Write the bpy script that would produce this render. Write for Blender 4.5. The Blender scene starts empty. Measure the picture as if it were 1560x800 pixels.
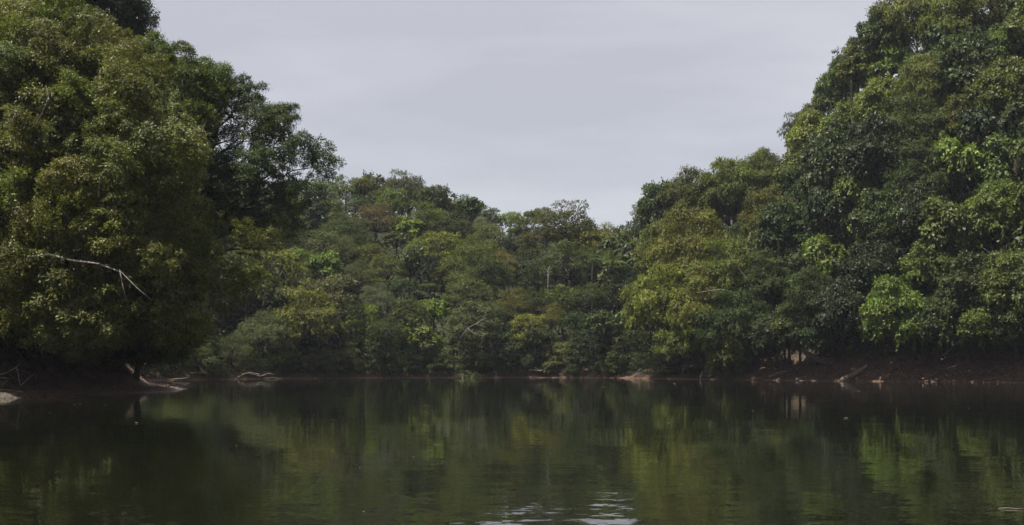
import bpy, math, random
import numpy as np
from mathutils import Vector, Matrix

scene = bpy.context.scene
col = scene.collection
R = math.radians

# ------------------------------------------------------------------ camera
FPX, CX, HY, CAMZ = 1883.0, 780.0, 556.0, 2.0     # focal length and horizon in photograph pixels, eye height in m
cd = bpy.data.cameras.new('camera')
cam = bpy.data.objects.new('camera', cd)
col.objects.link(cam)
cam.location = (0, 0, CAMZ)
cam.rotation_euler = (R(90), 0, 0)
cd.sensor_width = 36.0
cd.lens = 36.0 * FPX / 1560.0
cd.shift_y = (HY - 400.0) / 1560.0
cd.clip_start = 0.1
cd.clip_end = 4000
scene.camera = cam

# ------------------------------------------------------------------ sky and sun
SUN_DIR = Vector((-0.36, -0.17, 0.92)).normalized()   # towards the sun
sun_elev = math.asin(SUN_DIR.z)
sun_az = math.atan2(SUN_DIR.x, SUN_DIR.y)
world = bpy.data.worlds.new('World')
scene.world = world
world.use_nodes = True
wn, wl = world.node_tree.nodes, world.node_tree.links
wn.clear()
w_out = wn.new('ShaderNodeOutputWorld')
w_bg = wn.new('ShaderNodeBackground')
w_bg.inputs['Strength'].default_value = 0.1
w_sky = wn.new('ShaderNodeTexSky')
w_sky.sky_type = 'NISHITA'
w_sky.sun_disc = False
w_sky.sun_elevation = sun_elev
w_sky.sun_rotation = sun_az
w_sky.air_density = 1.0
w_sky.dust_density = 4.0
w_tc = wn.new('ShaderNodeTexCoord')
w_map = wn.new('ShaderNodeMapping')
w_map.inputs['Scale'].default_value = (1.0, 1.0, 5.0)
w_noise = wn.new('ShaderNodeTexNoise')
w_noise.inputs['Scale'].default_value = 2.6
w_noise.inputs['Detail'].default_value = 5.0
w_noise.inputs['Roughness'].default_value = 0.5
w_ramp = wn.new('ShaderNodeValToRGB')
w_ramp.color_ramp.elements[0].position = 0.38
w_ramp.color_ramp.elements[0].color = (0.86, 0.865, 0.89, 1)
w_ramp.color_ramp.elements[1].position = 0.64
w_ramp.color_ramp.elements[1].color = (1.10, 1.10, 1.09, 1)
w_sep = wn.new('ShaderNodeSeparateXYZ')
w_grad = wn.new('ShaderNodeValToRGB')            # overcast layer: a touch greyer towards the horizon
ge = w_grad.color_ramp.elements
ge[0].position = 0.0
ge[0].color = (0.236, 0.250, 0.274, 1)
ge[1].position = 0.32
ge[1].color = (0.286, 0.284, 0.309, 1)
w_mul = wn.new('ShaderNodeMix'); w_mul.data_type = 'RGBA'; w_mul.blend_type = 'MULTIPLY'
w_mul.inputs[0].default_value = 1.0
w_scl = wn.new('ShaderNodeMix'); w_scl.data_type = 'RGBA'; w_scl.blend_type = 'MULTIPLY'
w_scl.inputs[0].default_value = 1.0
w_scl.inputs[7].default_value = (10.0, 10.0, 10.0, 1)
w_mix = wn.new('ShaderNodeMix'); w_mix.data_type = 'RGBA'
w_mix.inputs[0].default_value = 0.95
wl.new(w_tc.outputs['Generated'], w_map.inputs['Vector'])
wl.new(w_map.outputs['Vector'], w_noise.inputs['Vector'])
wl.new(w_noise.outputs['Fac'], w_ramp.inputs['Fac'])
wl.new(w_tc.outputs['Generated'], w_sep.inputs[0])
wl.new(w_sep.outputs['Z'], w_grad.inputs['Fac'])
wl.new(w_grad.outputs['Color'], w_mul.inputs[6])
wl.new(w_ramp.outputs['Color'], w_mul.inputs[7])
wl.new(w_mul.outputs[2], w_scl.inputs[6])
wl.new(w_sky.outputs['Color'], w_mix.inputs[6])
wl.new(w_scl.outputs[2], w_mix.inputs[7])
wl.new(w_mix.outputs[2], w_bg.inputs['Color'])
wl.new(w_bg.outputs[0], w_out.inputs['Surface'])

sd = bpy.data.lights.new('sun', 'SUN')
sd.energy = 5.0
sd.angle = R(0.6)
sd.color = (1.0, 0.95, 0.86)
sun = bpy.data.objects.new('sun', sd)
sun.rotation_euler = (-SUN_DIR).to_track_quat('-Z', 'Y').to_euler()
sun.location = (-60, 20, 120)
col.objects.link(sun)

scene.view_settings.view_transform = 'Standard'
scene.view_settings.look = 'None'
scene.view_settings.exposure = 1.15
scene.view_settings.gamma = 1.0
scene.render.engine = 'CYCLES'
scene.cycles.use_denoising = True
scene.cycles.denoiser = 'OPENIMAGEDENOISE'
scene.cycles.denoising_input_passes = 'RGB_ALBEDO_NORMAL'
scene.cycles.denoising_prefilter = 'NONE'
scene.cycles.max_bounces = 5
scene.cycles.diffuse_bounces = 2
scene.cycles.glossy_bounces = 3
scene.cycles.transmission_bounces = 3
scene.cycles.transparent_max_bounces = 4
scene.cycles.volume_bounces = 0
scene.cycles.sample_clamp_indirect = 4.0
scene.cycles.use_adaptive_sampling = True
scene.cycles.adaptive_threshold = 0.02

# ------------------------------------------------------------------ helpers
def tag(o, label=None, cat=None, group=None, kind=None):
    if label: o['label'] = label
    if cat: o['category'] = cat
    if group: o['group'] = group
    if kind: o['kind'] = kind
    return o

def empty(name, loc=(0, 0, 0)):
    e = bpy.data.objects.new(name, None)
    e.location = loc
    e.empty_display_size = 0.5
    col.objects.link(e)
    return e

def link(name, me, parent=None, loc=(0, 0, 0)):
    o = bpy.data.objects.new(name, me)
    o.location = loc
    if parent is not None: o.parent = parent
    col.objects.link(o)
    return o

def np_mesh(name, verts, quads, mat, tint=None, smooth=False):
    """verts (n,3), quads (m,k) -> mesh; tint (n,) or (n,3) stored as a point attribute."""
    me = bpy.data.meshes.new(name)
    n, m, k = len(verts), len(quads), quads.shape[1]
    me.vertices.add(n)
    me.vertices.foreach_set('co', np.ascontiguousarray(verts, dtype=np.float32).ravel())
    me.loops.add(m * k)
    me.loops.foreach_set('vertex_index', np.ascontiguousarray(quads, dtype=np.int32).ravel())
    me.polygons.add(m)
    me.polygons.foreach_set('loop_start', np.arange(0, m * k, k, dtype=np.int32))
    me.polygons.foreach_set('loop_total', np.full(m, k, dtype=np.int32))
    if smooth:
        me.polygons.foreach_set('use_smooth', np.ones(m, dtype=bool))
    me.update(calc_edges=True)
    if tint is not None:
        a = me.attributes.new('tint', 'FLOAT', 'POINT')
        a.data.foreach_set('value', np.ascontiguousarray(tint, dtype=np.float32))
    me.materials.append(mat)
    return me

def tube_arrays(pts, radii, sides=7, rng=None, rough=0.0):
    """A tapered tube along a polyline, with closed pointed ends."""
    P = np.asarray(pts, float); n = len(P)
    r = np.asarray(radii, float)
    T = np.gradient(P, axis=0); T /= np.linalg.norm(T, axis=1)[:, None] + 1e-9
    up = np.array([0.31, 0.17, 0.93]) if abs(T[0][2]) < 0.9 else np.array([1.0, 0.1, 0.0])
    V = []
    for i in range(n):
        a = np.cross(T[i], up); a /= np.linalg.norm(a) + 1e-9
        b = np.cross(T[i], a)
        th = np.linspace(0, 2 * math.pi, sides, endpoint=False)
        rr = r[i] * (1 + (rng.uniform(-rough, rough, sides) if rng is not None else 0))
        V.append(P[i] + (np.cos(th)[:, None] * a + np.sin(th)[:, None] * b) * (rr[:, None] if np.ndim(rr) else rr))
    V = np.concatenate(V)
    Q = []
    for i in range(n - 1):
        for j in range(sides):
            Q.append((i * sides + j, i * sides + (j + 1) % sides, (i + 1) * sides + (j + 1) % sides, (i + 1) * sides + j))
    # end caps: collapse onto centre points
    c0, c1 = len(V), len(V) + 1
    V = np.vstack([V, P[0] - T[0] * r[0] * 0.15, P[-1] + T[-1] * r[-1] * 0.15])
    for j in range(0, sides):
        Q.append((c0, (j + 1) % sides, j, c0))
        Q.append((c1, (n - 1) * sides + j, (n - 1) * sides + (j + 1) % sides, c1))
    return V, np.array(Q)

class Tubes:
    def __init__(s): s.v, s.q, s.n = [], [], 0
    def add(s, pts, radii, sides=6, rng=None, rough=0.0):
        V, Q = tube_arrays(pts, radii, sides, rng, rough)
        s.v.append(V); s.q.append(Q + s.n); s.n += len(V)
    def mesh(s, name, mat):
        V = np.concatenate(s.v); Q = np.concatenate(s.q)
        me = bpy.data.meshes.new(name)
        faces = []
        for f in Q.tolist():
            faces.append(f[:3] if f[0] == f[3] else f)
        me.from_pydata(V.tolist(), [], faces)
        me.polygons.foreach_set('use_smooth', [True] * len(faces))
        me.update()
        me.materials.append(mat)
        return me

def wobble(p0, p1, n, amp, rng, sag=0.0):
    p0, p1 = np.array(p0, float), np.array(p1, float)
    L = np.linalg.norm(p1 - p0)
    t = np.linspace(0, 1, n)[:, None]
    P = p0 * (1 - t) + p1 * t
    off = rng.normal(0, amp * L, (n, 3))
    off[0] = 0; off[-1] = 0
    off = (off + np.roll(off, 1, 0) * 0.5)
    off[0] = 0; off[-1] = 0
    P = P + off
    P[:, 2] += sag * L * (4 * t[:, 0] * (1 - t[:, 0]))
    return P

# ------------------------------------------------------------------ materials
def new_mat(name):
    m = bpy.data.materials.new(name)
    m.use_nodes = True
    n, l = m.node_tree.nodes, m.node_tree.links
    n.clear()
    return m, n, l, n.new('ShaderNodeOutputMaterial')

def leaf_material(name, rough=0.5, spec=0.35, trans=0.3):
    m, n, l, out = new_mat(name)
    info = n.new('ShaderNodeObjectInfo')
    att = n.new('ShaderNodeAttribute'); att.attribute_name = 'tint'
    # tint: 0 dark old leaf ... 0.5 own colour ... 1 fresh yellow-green leaf
    mr = n.new('ShaderNodeMapRange')
    mr.inputs['From Min'].default_value = 0.0; mr.inputs['From Max'].default_value = 1.0
    mr.inputs['To Min'].default_value = 0.45; mr.inputs['To Max'].default_value = 1.65
    l.new(att.outputs['Fac'], mr.inputs['Value'])
    mul = n.new('ShaderNodeVectorMath'); mul.operation = 'SCALE'
    l.new(info.outputs['Color'], mul.inputs[0]); l.new(mr.outputs['Result'], mul.inputs['Scale'])
    tc = n.new('ShaderNodeTexCoord')
    noi = n.new('ShaderNodeTexNoise'); noi.inputs['Scale'].default_value = 0.55; noi.inputs['Detail'].default_value = 2.0
    l.new(tc.outputs['Object'], noi.inputs['Vector'])
    hsv = n.new('ShaderNodeHueSaturation')
    mh = n.new('ShaderNodeMapRange')
    mh.inputs['From Min'].default_value = 0.3; mh.inputs['From Max'].default_value = 0.7
    mh.inputs['To Min'].default_value = 0.482; mh.inputs['To Max'].default_value = 0.506
    l.new(noi.outputs['Fac'], mh.inputs['Value'])
    l.new(mh.outputs['Result'], hsv.inputs['Hue'])
    hsv.inputs['Saturation'].default_value = 0.95
    l.new(mul.outputs['Vector'], hsv.inputs['Color'])
    p = n.new('ShaderNodeBsdfPrincipled')
    p.inputs['Roughness'].default_value = rough
    p.inputs['Specular IOR Level'].default_value = spec
    l.new(hsv.outputs['Color'], p.inputs['Base Color'])
    tr = n.new('ShaderNodeBsdfTranslucent')
    ts = n.new('ShaderNodeMix'); ts.data_type = 'RGBA'; ts.blend_type = 'MULTIPLY'
    ts.inputs[0].default_value = 1.0; ts.inputs[7].default_value = (1.6, 1.7, 0.7, 1)
    l.new(hsv.outputs['Color'], ts.inputs[6])
    l.new(ts.outputs[2], tr.inputs['Color'])
    mx = n.new('ShaderNodeMixShader'); mx.inputs[0].default_value = trans
    l.new(p.outputs[0], mx.inputs[1]); l.new(tr.outputs[0], mx.inputs[2])
    l.new(mx.outputs[0], out.inputs['Surface'])
    return m

def rough_material(name, c0, c1, scale=4.0, rough=0.9, bump=0.02, stretch=(1, 1, 1), spec=0.2, coord='Object'):
    m, n, l, out = new_mat(name)
    tc = n.new('ShaderNodeTexCoord'); mp = n.new('ShaderNodeMapping')
    mp.inputs['Scale'].default_value = stretch
    l.new(tc.outputs[coord], mp.inputs['Vector'])
    noi = n.new('ShaderNodeTexNoise'); noi.inputs['Scale'].default_value = scale
    noi.inputs['Detail'].default_value = 6.0; noi.inputs['Roughness'].default_value = 0.65
    l.new(mp.outputs[0], noi.inputs['Vector'])
    rp = n.new('ShaderNodeValToRGB')
    rp.color_ramp.elements[0].position = 0.32; rp.color_ramp.elements[0].color = (*c0, 1)
    rp.color_ramp.elements[1].position = 0.68; rp.color_ramp.elements[1].color = (*c1, 1)
    l.new(noi.outputs['Fac'], rp.inputs['Fac'])
    p = n.new('ShaderNodeBsdfPrincipled'); p.inputs['Roughness'].default_value = rough
    p.inputs['Specular IOR Level'].default_value = spec
    l.new(rp.outputs['Color'], p.inputs['Base Color'])
    b = n.new('ShaderNodeBump'); b.inputs['Strength'].default_value = 0.8; b.inputs['Distance'].default_value = bump
    l.new(noi.outputs['Fac'], b.inputs['Height']); l.new(b.outputs[0], p.inputs['Normal'])
    l.new(p.outputs[0], out.inputs['Surface'])
    return m

M_LEAF = leaf_material('leaf_matte', 0.6, 0.14, 0.25)
M_GLOSS = leaf_material('leaf_glossy', 0.5, 0.20, 0.25)
M_BARK = rough_material('bark_dark', (0.022, 0.018, 0.014), (0.075, 0.064, 0.052), 3.0, 0.9, 0.03, (1, 1, 0.3))
M_PALEBARK = rough_material('bark_pale', (0.07, 0.062, 0.05), (0.24, 0.22, 0.19), 5.0, 0.85, 0.01, (1, 1, 0.4))
M_DRIFT = rough_material('driftwood', (0.09, 0.075, 0.06), (0.30, 0.26, 0.22), 6.0, 0.8, 0.01, (0.5, 1, 1))
M_WETLOG = rough_material('wet_log', (0.04, 0.03, 0.022), (0.19, 0.14, 0.105), 5.0, 0.6, 0.02, (0.5, 1, 1), 0.4)

def ground_material():
    m, n, l, out = new_mat('ground')
    geo = n.new('ShaderNodeNewGeometry')
    sep = n.new('ShaderNodeSeparateXYZ'); l.new(geo.outputs['Position'], sep.inputs[0])
    noi = n.new('ShaderNodeTexNoise'); noi.inputs['Scale'].default_value = 1.3; noi.inputs['Detail'].default_value = 8.0
    noi.inputs['Roughness'].default_value = 0.7
    l.new(geo.outputs['Position'], noi.inputs['Vector'])
    vor = n.new('ShaderNodeTexVoronoi'); vor.inputs['Scale'].default_value = 5.0
    l.new(geo.outputs['Position'], vor.inputs['Vector'])
    rp = n.new('ShaderNodeValToRGB')       # red-brown mud of the banks
    rp.color_ramp.elements[0].position = 0.3; rp.color_ramp.elements[0].color = (0.030, 0.019, 0.013, 1)
    rp.color_ramp.elements[1].position = 0.7; rp.color_ramp.elements[1].color = (0.135, 0.083, 0.056, 1)
    l.new(noi.outputs['Fac'], rp.inputs['Fac'])
    rp2 = n.new('ShaderNodeValToRGB')      # litter and moss higher up
    rp2.color_ramp.elements[0].position = 0.35; rp2.color_ramp.elements[0].color = (0.012, 0.012, 0.007, 1)
    rp2.color_ramp.elements[1].position = 0.7; rp2.color_ramp.elements[1].color = (0.035, 0.04, 0.016, 1)
    l.new(noi.outputs['Fac'], rp2.inputs['Fac'])
    mr = n.new('ShaderNodeMapRange'); mr.inputs['From Min'].default_value = 1.6; mr.inputs['From Max'].default_value = 4.2
    l.new(sep.outputs['Z'], mr.inputs['Value'])
    mx = n.new('ShaderNodeMix'); mx.data_type = 'RGBA'
    l.new(mr.outputs['Result'], mx.inputs[0]); l.new(rp.outputs[0], mx.inputs[6]); l.new(rp2.outputs[0], mx.inputs[7])
    # wet rim just above the waterline
    wet = n.new('ShaderNodeMapRange'); wet.inputs['From Min'].default_value = 0.0; wet.inputs['From Max'].default_value = 0.25
    wet.inputs['To Min'].default_value = 0.35; wet.inputs['To Max'].default_value = 0.9
    l.new(sep.outputs['Z'], wet.inputs['Value'])
    p = n.new('ShaderNodeBsdfPrincipled')
    l.new(wet.outputs['Result'], p.inputs['Roughness'])
    p.inputs['Specular IOR Level'].default_value = 0.25
    l.new(mx.outputs[2], p.inputs['Base Color'])
    b = n.new('ShaderNodeBump'); b.inputs['Distance'].default_value = 0.12; b.inputs['Strength'].default_value = 0.9
    l.new(vor.outputs['Distance'], b.inputs['Height'])
    b2 = n.new('ShaderNodeBump'); b2.inputs['Distance'].default_value = 0.25; b2.inputs['Strength'].default_value = 0.8
    l.new(noi.outputs['Fac'], b2.inputs['Height']); l.new(b.outputs[0], b2.inputs['Normal'])
    l.new(b2.outputs[0], p.inputs['Normal'])
    l.new(p.outputs[0], out.inputs['Surface'])
    return m
M_GROUND = ground_material()

def water_material():
    m, n, l, out = new_mat('river_water')
    geo = n.new('ShaderNodeNewGeometry')
    def slope(scale, amp, stretch=(1, 1, 1), detail=2.0):
        mp = n.new('ShaderNodeMapping'); mp.inputs['Scale'].default_value = stretch
        l.new(geo.outputs['Position'], mp.inputs['Vector'])
        t = n.new('ShaderNodeTexNoise'); t.inputs['Scale'].default_value = scale; t.inputs['Detail'].default_value = detail
        l.new(mp.outputs[0], t.inputs['Vector'])
        s = n.new('ShaderNodeVectorMath'); s.operation = 'SUBTRACT'; s.inputs[1].default_value = (0.5, 0.5, 0.5)
        l.new(t.outputs['Color'], s.inputs[0])
        k = n.new('ShaderNodeVectorMath'); k.operation = 'SCALE'; k.inputs['Scale'].default_value = amp
        l.new(s.outputs[0], k.inputs[0])
        return k
    a = slope(3.2, 0.10, (0.45, 1.0, 1.0), 3.0)        # small wind ripples, crests across the view
    b = slope(11.0, 0.06, (0.6, 1.0, 1.0), 1.0)
    c = slope(0.35, 0.010, (0.6, 1.0, 1.0), 1.0)       # slow swell
    ab = n.new('ShaderNodeVectorMath'); ab.operation = 'ADD'
    l.new(a.outputs[0], ab.inputs[0]); l.new(b.outputs[0], ab.inputs[1])
    # calm and breezy patches
    mp = n.new('ShaderNodeMapping'); mp.inputs['Scale'].default_value = (0.05, 0.11, 1)
    l.new(geo.outputs['Position'], mp.inputs['Vector'])
    pn = n.new('ShaderNodeTexNoise'); pn.inputs['Scale'].default_value = 1.0; pn.inputs['Detail'].default_value = 3.0
    l.new(mp.outputs[0], pn.inputs['Vector'])
    pr = n.new('ShaderNodeMapRange'); pr.inputs['From Min'].default_value = 0.35; pr.inputs['From Max'].default_value = 0.65
    pr.inputs['To Min'].default_value = 0.55; pr.inputs['To Max'].default_value = 1.15
    l.new(pn.outputs['Fac'], pr.inputs['Value'])
    # a light breeze touches the open water near the boat
    sep = n.new('ShaderNodeSeparateXYZ'); l.new(geo.outputs['Position'], sep.inputs[0])
    br = n.new('ShaderNodeMapRange'); br.inputs['From Min'].default_value = 14.0; br.inputs['From Max'].default_value = 30.0
    br.inputs['To Min'].default_value = 0.7; br.inputs['To Max'].default_value = 0.24
    l.new(sep.outputs['Y'], br.inputs['Value'])
    pm = n.new('ShaderNodeMath'); pm.operation = 'MULTIPLY'
    l.new(pr.outputs['Result'], pm.inputs[0]); l.new(br.outputs['Result'], pm.inputs[1])
    sc = n.new('ShaderNodeVectorMath'); sc.operation = 'SCALE'
    l.new(ab.outputs[0], sc.inputs[0]); l.new(pm.outputs[0], sc.inputs['Scale'])
    ad = n.new('ShaderNodeVectorMath'); ad.operation = 'ADD'
    l.new(sc.outputs[0], ad.inputs[0]); l.new(c.outputs[0], ad.inputs[1])
    fl = n.new('ShaderNodeVectorMath'); fl.operation = 'MULTIPLY'; fl.inputs[1].default_value = (1, 1, 0)
    l.new(ad.outputs[0], fl.inputs[0])
    up = n.new('ShaderNodeVectorMath'); up.operation = 'ADD'; up.inputs[1].default_value = (0, 0, 1)
    l.new(fl.outputs[0], up.inputs[0])
    nz = n.new('ShaderNodeVectorMath'); nz.operation = 'NORMALIZE'; l.new(up.outputs[0], nz.inputs[0])
    p = n.new('ShaderNodeBsdfPrincipled')
    p.inputs['Base Color'].default_value = (0.005, 0.006, 0.003, 1)
    p.inputs['Roughness'].default_value = 0.03
    p.inputs['IOR'].default_value = 1.333
    l.new(nz.outputs[0], p.inputs['Normal'])
    l.new(p.outputs[0], out.inputs['Surface'])
    return m
M_WATER = water_material()

# ------------------------------------------------------------------ terrain
# shoreline as seen from above, going round the water; per point: mud shelf width, bank height, bank width, hill slope, hill top
SHORE = [(-46, -60, 1.5, 1.6, 3, .25, 12), (-36, 20, 1.5, 1.6, 3, .25, 12), (-32, 58, 2.0, 1.6, 3, .25, 12), (-30.5, 72, 3, 1.8, 3, .28, 12),
         (-27.5, 82, 3, 2.0, 2.5, .28, 12), (-25.5, 95, 2.5, 2.2, 2.5, .22, 9), (-27.5, 106, 3, 2.0, 3, .2, 7), (-33, 116, 3, 1.6, 4, .25, 10),
         (-45, 132, 3, 1.4, 5, .5, 34), (-50, 148, 2, 1.2, 6, .6, 40), (-44, 163, 1, 1.2, 7, .62, 40), (-36, 177, .5, 1.2, 5, .64, 38),
         (-24, 188, .3, 1.1, 4, .62, 34), (-8, 193, .3, 1.1, 4, .52, 28), (6, 193, .3, 1.2, 4, .42, 23), (17, 188, .3, 1.2, 4, .36, 19),
         (21, 178, .3, 1.0, 5, .45, 20), (27, 169, .3, 1.5, 5, .9, 42), (34, 160, .3, 2.2, 6, 1.25, 60), (42, 151, .3, 2.8, 6.5, 1.45, 78),
         (51, 145, .3, 3.2, 7, 1.5, 84), (58, 139, .3, 3.4, 7, 1.5, 84), (64, 120, .3, 3.0, 7, 1.3, 70), (66, 80, .3, 3, 7, 1.0, 55),
         (62, 20, .3, 2.5, 6, .5, 30), (60, -60, .3, 2.5, 6, .4, 20)]
SH = np.array(SHORE, float)

def chaikin(P):
    out = [P[0]]
    for a, b in zip(P[:-1], P[1:]):
        out += [a * .75 + b * .25, a * .25 + b * .75]
    out.append(P[-1])
    return np.array(out)
SHC = chaikin(SH)

GX0, GX1, GY0, GY1, GS = -260.0, 260.0, -110.0, 470.0, 1.0
gx = np.arange(GX0, GX1 + .1, GS); gy = np.arange(GY0, GY1 + .1, GS)
XX, YY = np.meshgrid(gx, gy)

def vnoise(X, Y, seed):
    """Smooth lattice noise, -1..1."""
    r = np.random.default_rng(seed); T = r.uniform(-1, 1, (64, 64))
    xi, yi = np.floor(X).astype(int), np.floor(Y).astype(int)
    fx, fy = X - xi, Y - yi
    fx = fx * fx * (3 - 2 * fx); fy = fy * fy * (3 - 2 * fy)
    g = lambda a, b: T[b % 64, a % 64]
    return (g(xi, yi) * (1 - fx) + g(xi + 1, yi) * fx) * (1 - fy) + (g(xi, yi + 1) * (1 - fx) + g(xi + 1, yi + 1) * fx) * fy

CREST_X = [200, 480, 600, 660, 720, 770, 860, 905, 928, 962, 990, 1012, 1090, 1190, 1250, 1300, 1335, 1400, 1560, 1800]
CREST_Y = [262, 272, 270, 290, 306, 330, 326, 336, 356, 350, 322, 304, 250, 208, 130, 68, 15, -30, -110, -200]

def sstep(t):
    t = np.clip(t, 0, 1); return t * t * (3 - 2 * t)

def terrain(X, Y):
    P = SHC[:, :2]
    best = np.full(X.shape, 1e9)
    wsum = np.zeros(X.shape); par = [np.zeros(X.shape) for _ in range(5)]
    for i in range(len(P) - 1):
        a, b = P[i], P[i + 1]
        d = b - a; L2 = d @ d
        t = np.clip(((X - a[0]) * d[0] + (Y - a[1]) * d[1]) / L2, 0, 1)
        dist = np.hypot(X - a[0] - t * d[0], Y - a[1] - t * d[1])
        best = np.minimum(best, dist)
        w = math.sqrt(L2) / (dist ** 2 + 30.0) ** 1.6
        wsum += w
        for k in range(5):
            par[k] += w * (SHC[i, 2 + k] * (1 - t) + SHC[i + 1, 2 + k] * t)
    par = [p / wsum for p in par]
    # inside-water test
    poly = np.vstack([P, [[60, -400], [-46, -400]]])
    ins = np.zeros(X.shape, bool)
    j = len(poly) - 1
    for i in range(len(poly)):
        xi, yi = poly[i]; xj, yj = poly[j]
        if yi != yj:
            c = ((yi > Y) != (yj > Y)) & (X < (xj - xi) * (Y - yi) / (yj - yi) + xi)
            ins ^= c
        j = i
    s = np.where(ins, -best, best)
    s = s + 0.5 * vnoise(X * .35, Y * .35, 5) + 0.9 * vnoise(X * .12, Y * .12, 6)
    w0, bh, bw, sl, top = par
    h = 0.30 * sstep(s / 1.6) + bh * sstep((s - w0) / bw)
    u = np.maximum(0, s - w0 - bw * .7)
    rise = sl * u
    rise = rise / (1 + (rise / np.maximum(top, 1)) ** 4) ** .25
    h = h + rise + np.minimum(u * .08, 1.5) * vnoise(X * .07, Y * .07, 8) + np.minimum(u * .05, .5) * vnoise(X * .3, Y * .3, 9)
    h = h + 0.10 * vnoise(X * .9, Y * .9, 10) * sstep((s - .6) / 2)
    # crest line of the hills: the far hill falls to a saddle before the steep right-hand hill climbs away
    az = CX + X / np.maximum(Y, 1.0) * FPX
    crest = np.interp(az, CREST_X, CREST_Y)
    lim = CAMZ + (HY - crest) / FPX * np.clip(Y, 150, 260) - 7.0
    lim = np.where(Y > 150, np.maximum(lim, 4.0), 1e3)
    e = np.maximum(h - lim + 3, 0)
    h = np.where(h > lim - 3, lim - 3 + e / (1 + (e / 4.0) ** 2) ** .5, h)
    h = np.where(s < 0, np.maximum(s * .35, -3.0), h)
    return h, s

HH, SS = terrain(XX, YY)
def bil(A, x, y):
    fx = np.clip((np.asarray(x, float) - GX0) / GS, 0, len(gx) - 2); fy = np.clip((np.asarray(y, float) - GY0) / GS, 0, len(gy) - 2)
    i = fx.astype(int); j = fy.astype(int); u = fx - i; v = fy - j
    return (A[j, i] * (1 - u) + A[j, i + 1] * u) * (1 - v) + (A[j + 1, i] * (1 - u) + A[j + 1, i + 1] * u) * v
def hz(x, y): return float(bil(HH, x, y))

# the ground: one sheet, finer where the camera sees it, continued far out
tx = np.concatenate([np.arange(-900, -100, 25), np.arange(-100, -62, 4), np.arange(-62, 82, 1.0), np.arange(82, 120, 4), np.arange(120, 925, 25)])
ty = np.concatenate([np.arange(-300, 50, 14), np.arange(50, 215, 1.0), np.arange(215, 330, 4), np.arange(330, 1250, 30)])
TX, TY = np.meshgrid(tx, ty)
TH, TS = terrain(TX, TY)
TV = np.stack([TX, TY, TH], -1).reshape(-1, 3)
nx_, ny_ = len(tx), len(ty)
I = (np.arange(ny_ - 1)[:, None] * nx_ + np.arange(nx_ - 1)[None, :]).ravel()
ground = link('ground', np_mesh('ground', TV, np.stack([I, I + 1, I + 1 + nx_, I + nx_], 1), M_GROUND, smooth=True))
tag(ground, kind='structure')
wx = 900.0
water = link('water', np_mesh('water', np.array([[-wx, -300, 0], [wx, -300, 0], [wx, 1200, 0], [-wx, 1200, 0]]), np.array([[0, 1, 2, 3]]), M_WATER))
tag(water, kind='structure')

def ray(px, py, D):
    return np.array([(px - CX) / FPX * D, D, CAMZ + (HY - py) / FPX * D])
def hit(px, py, lift=0.0, d0=50.0, d1=400.0, over=0.0):
    """First distance along the ray where the ground plus lift reaches it (and land has begun)."""
    D = np.arange(d0, d1, .25)
    x = (px - CX) / FPX * D; z = CAMZ + (HY - py) / FPX * D
    h = bil(HH, x, D); s = bil(SS, x, D)
    ok = (s > -over) & (h + lift >= z)
    k = np.argmax(ok)
    if ok[k] and s[k] < 62: return float(D[k])
    c = np.where((s > 4) & (s < 58) & (D > 120), z - h, 1e9)   # above the crest: the place where the ground comes nearest
    return float(D[np.argmin(c)])

# ------------------------------------------------------------------ foliage
def leaf_arrays(c, d, up, L, W, fold, rng):
    """Folded four-cornered leaves: c base points, d directions, up approximate normals, L/W per-leaf sizes."""
    n = len(c)
    d = d / (np.linalg.norm(d, axis=1)[:, None] + 1e-9)
    s = np.cross(d, up); s /= np.linalg.norm(s, axis=1)[:, None] + 1e-9
    nn = np.cross(s, d)
    L = L[:, None]; W = W[:, None]
    v0 = c
    v1 = c + d * L * .5 + s * W * .5 - nn * W * fold
    v2 = c + d * L - nn * L * .12
    v3 = c + d * L * .5 - s * W * .5 - nn * W * fold
    V = np.stack([v0, v1, v2, v3], 1).reshape(-1, 3)
    Q = np.arange(n * 4).reshape(-1, 4)
    return V, Q

def unit(rng, n):
    v = rng.normal(size=(n, 3)); return v / np.linalg.norm(v, axis=1)[:, None]

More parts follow.
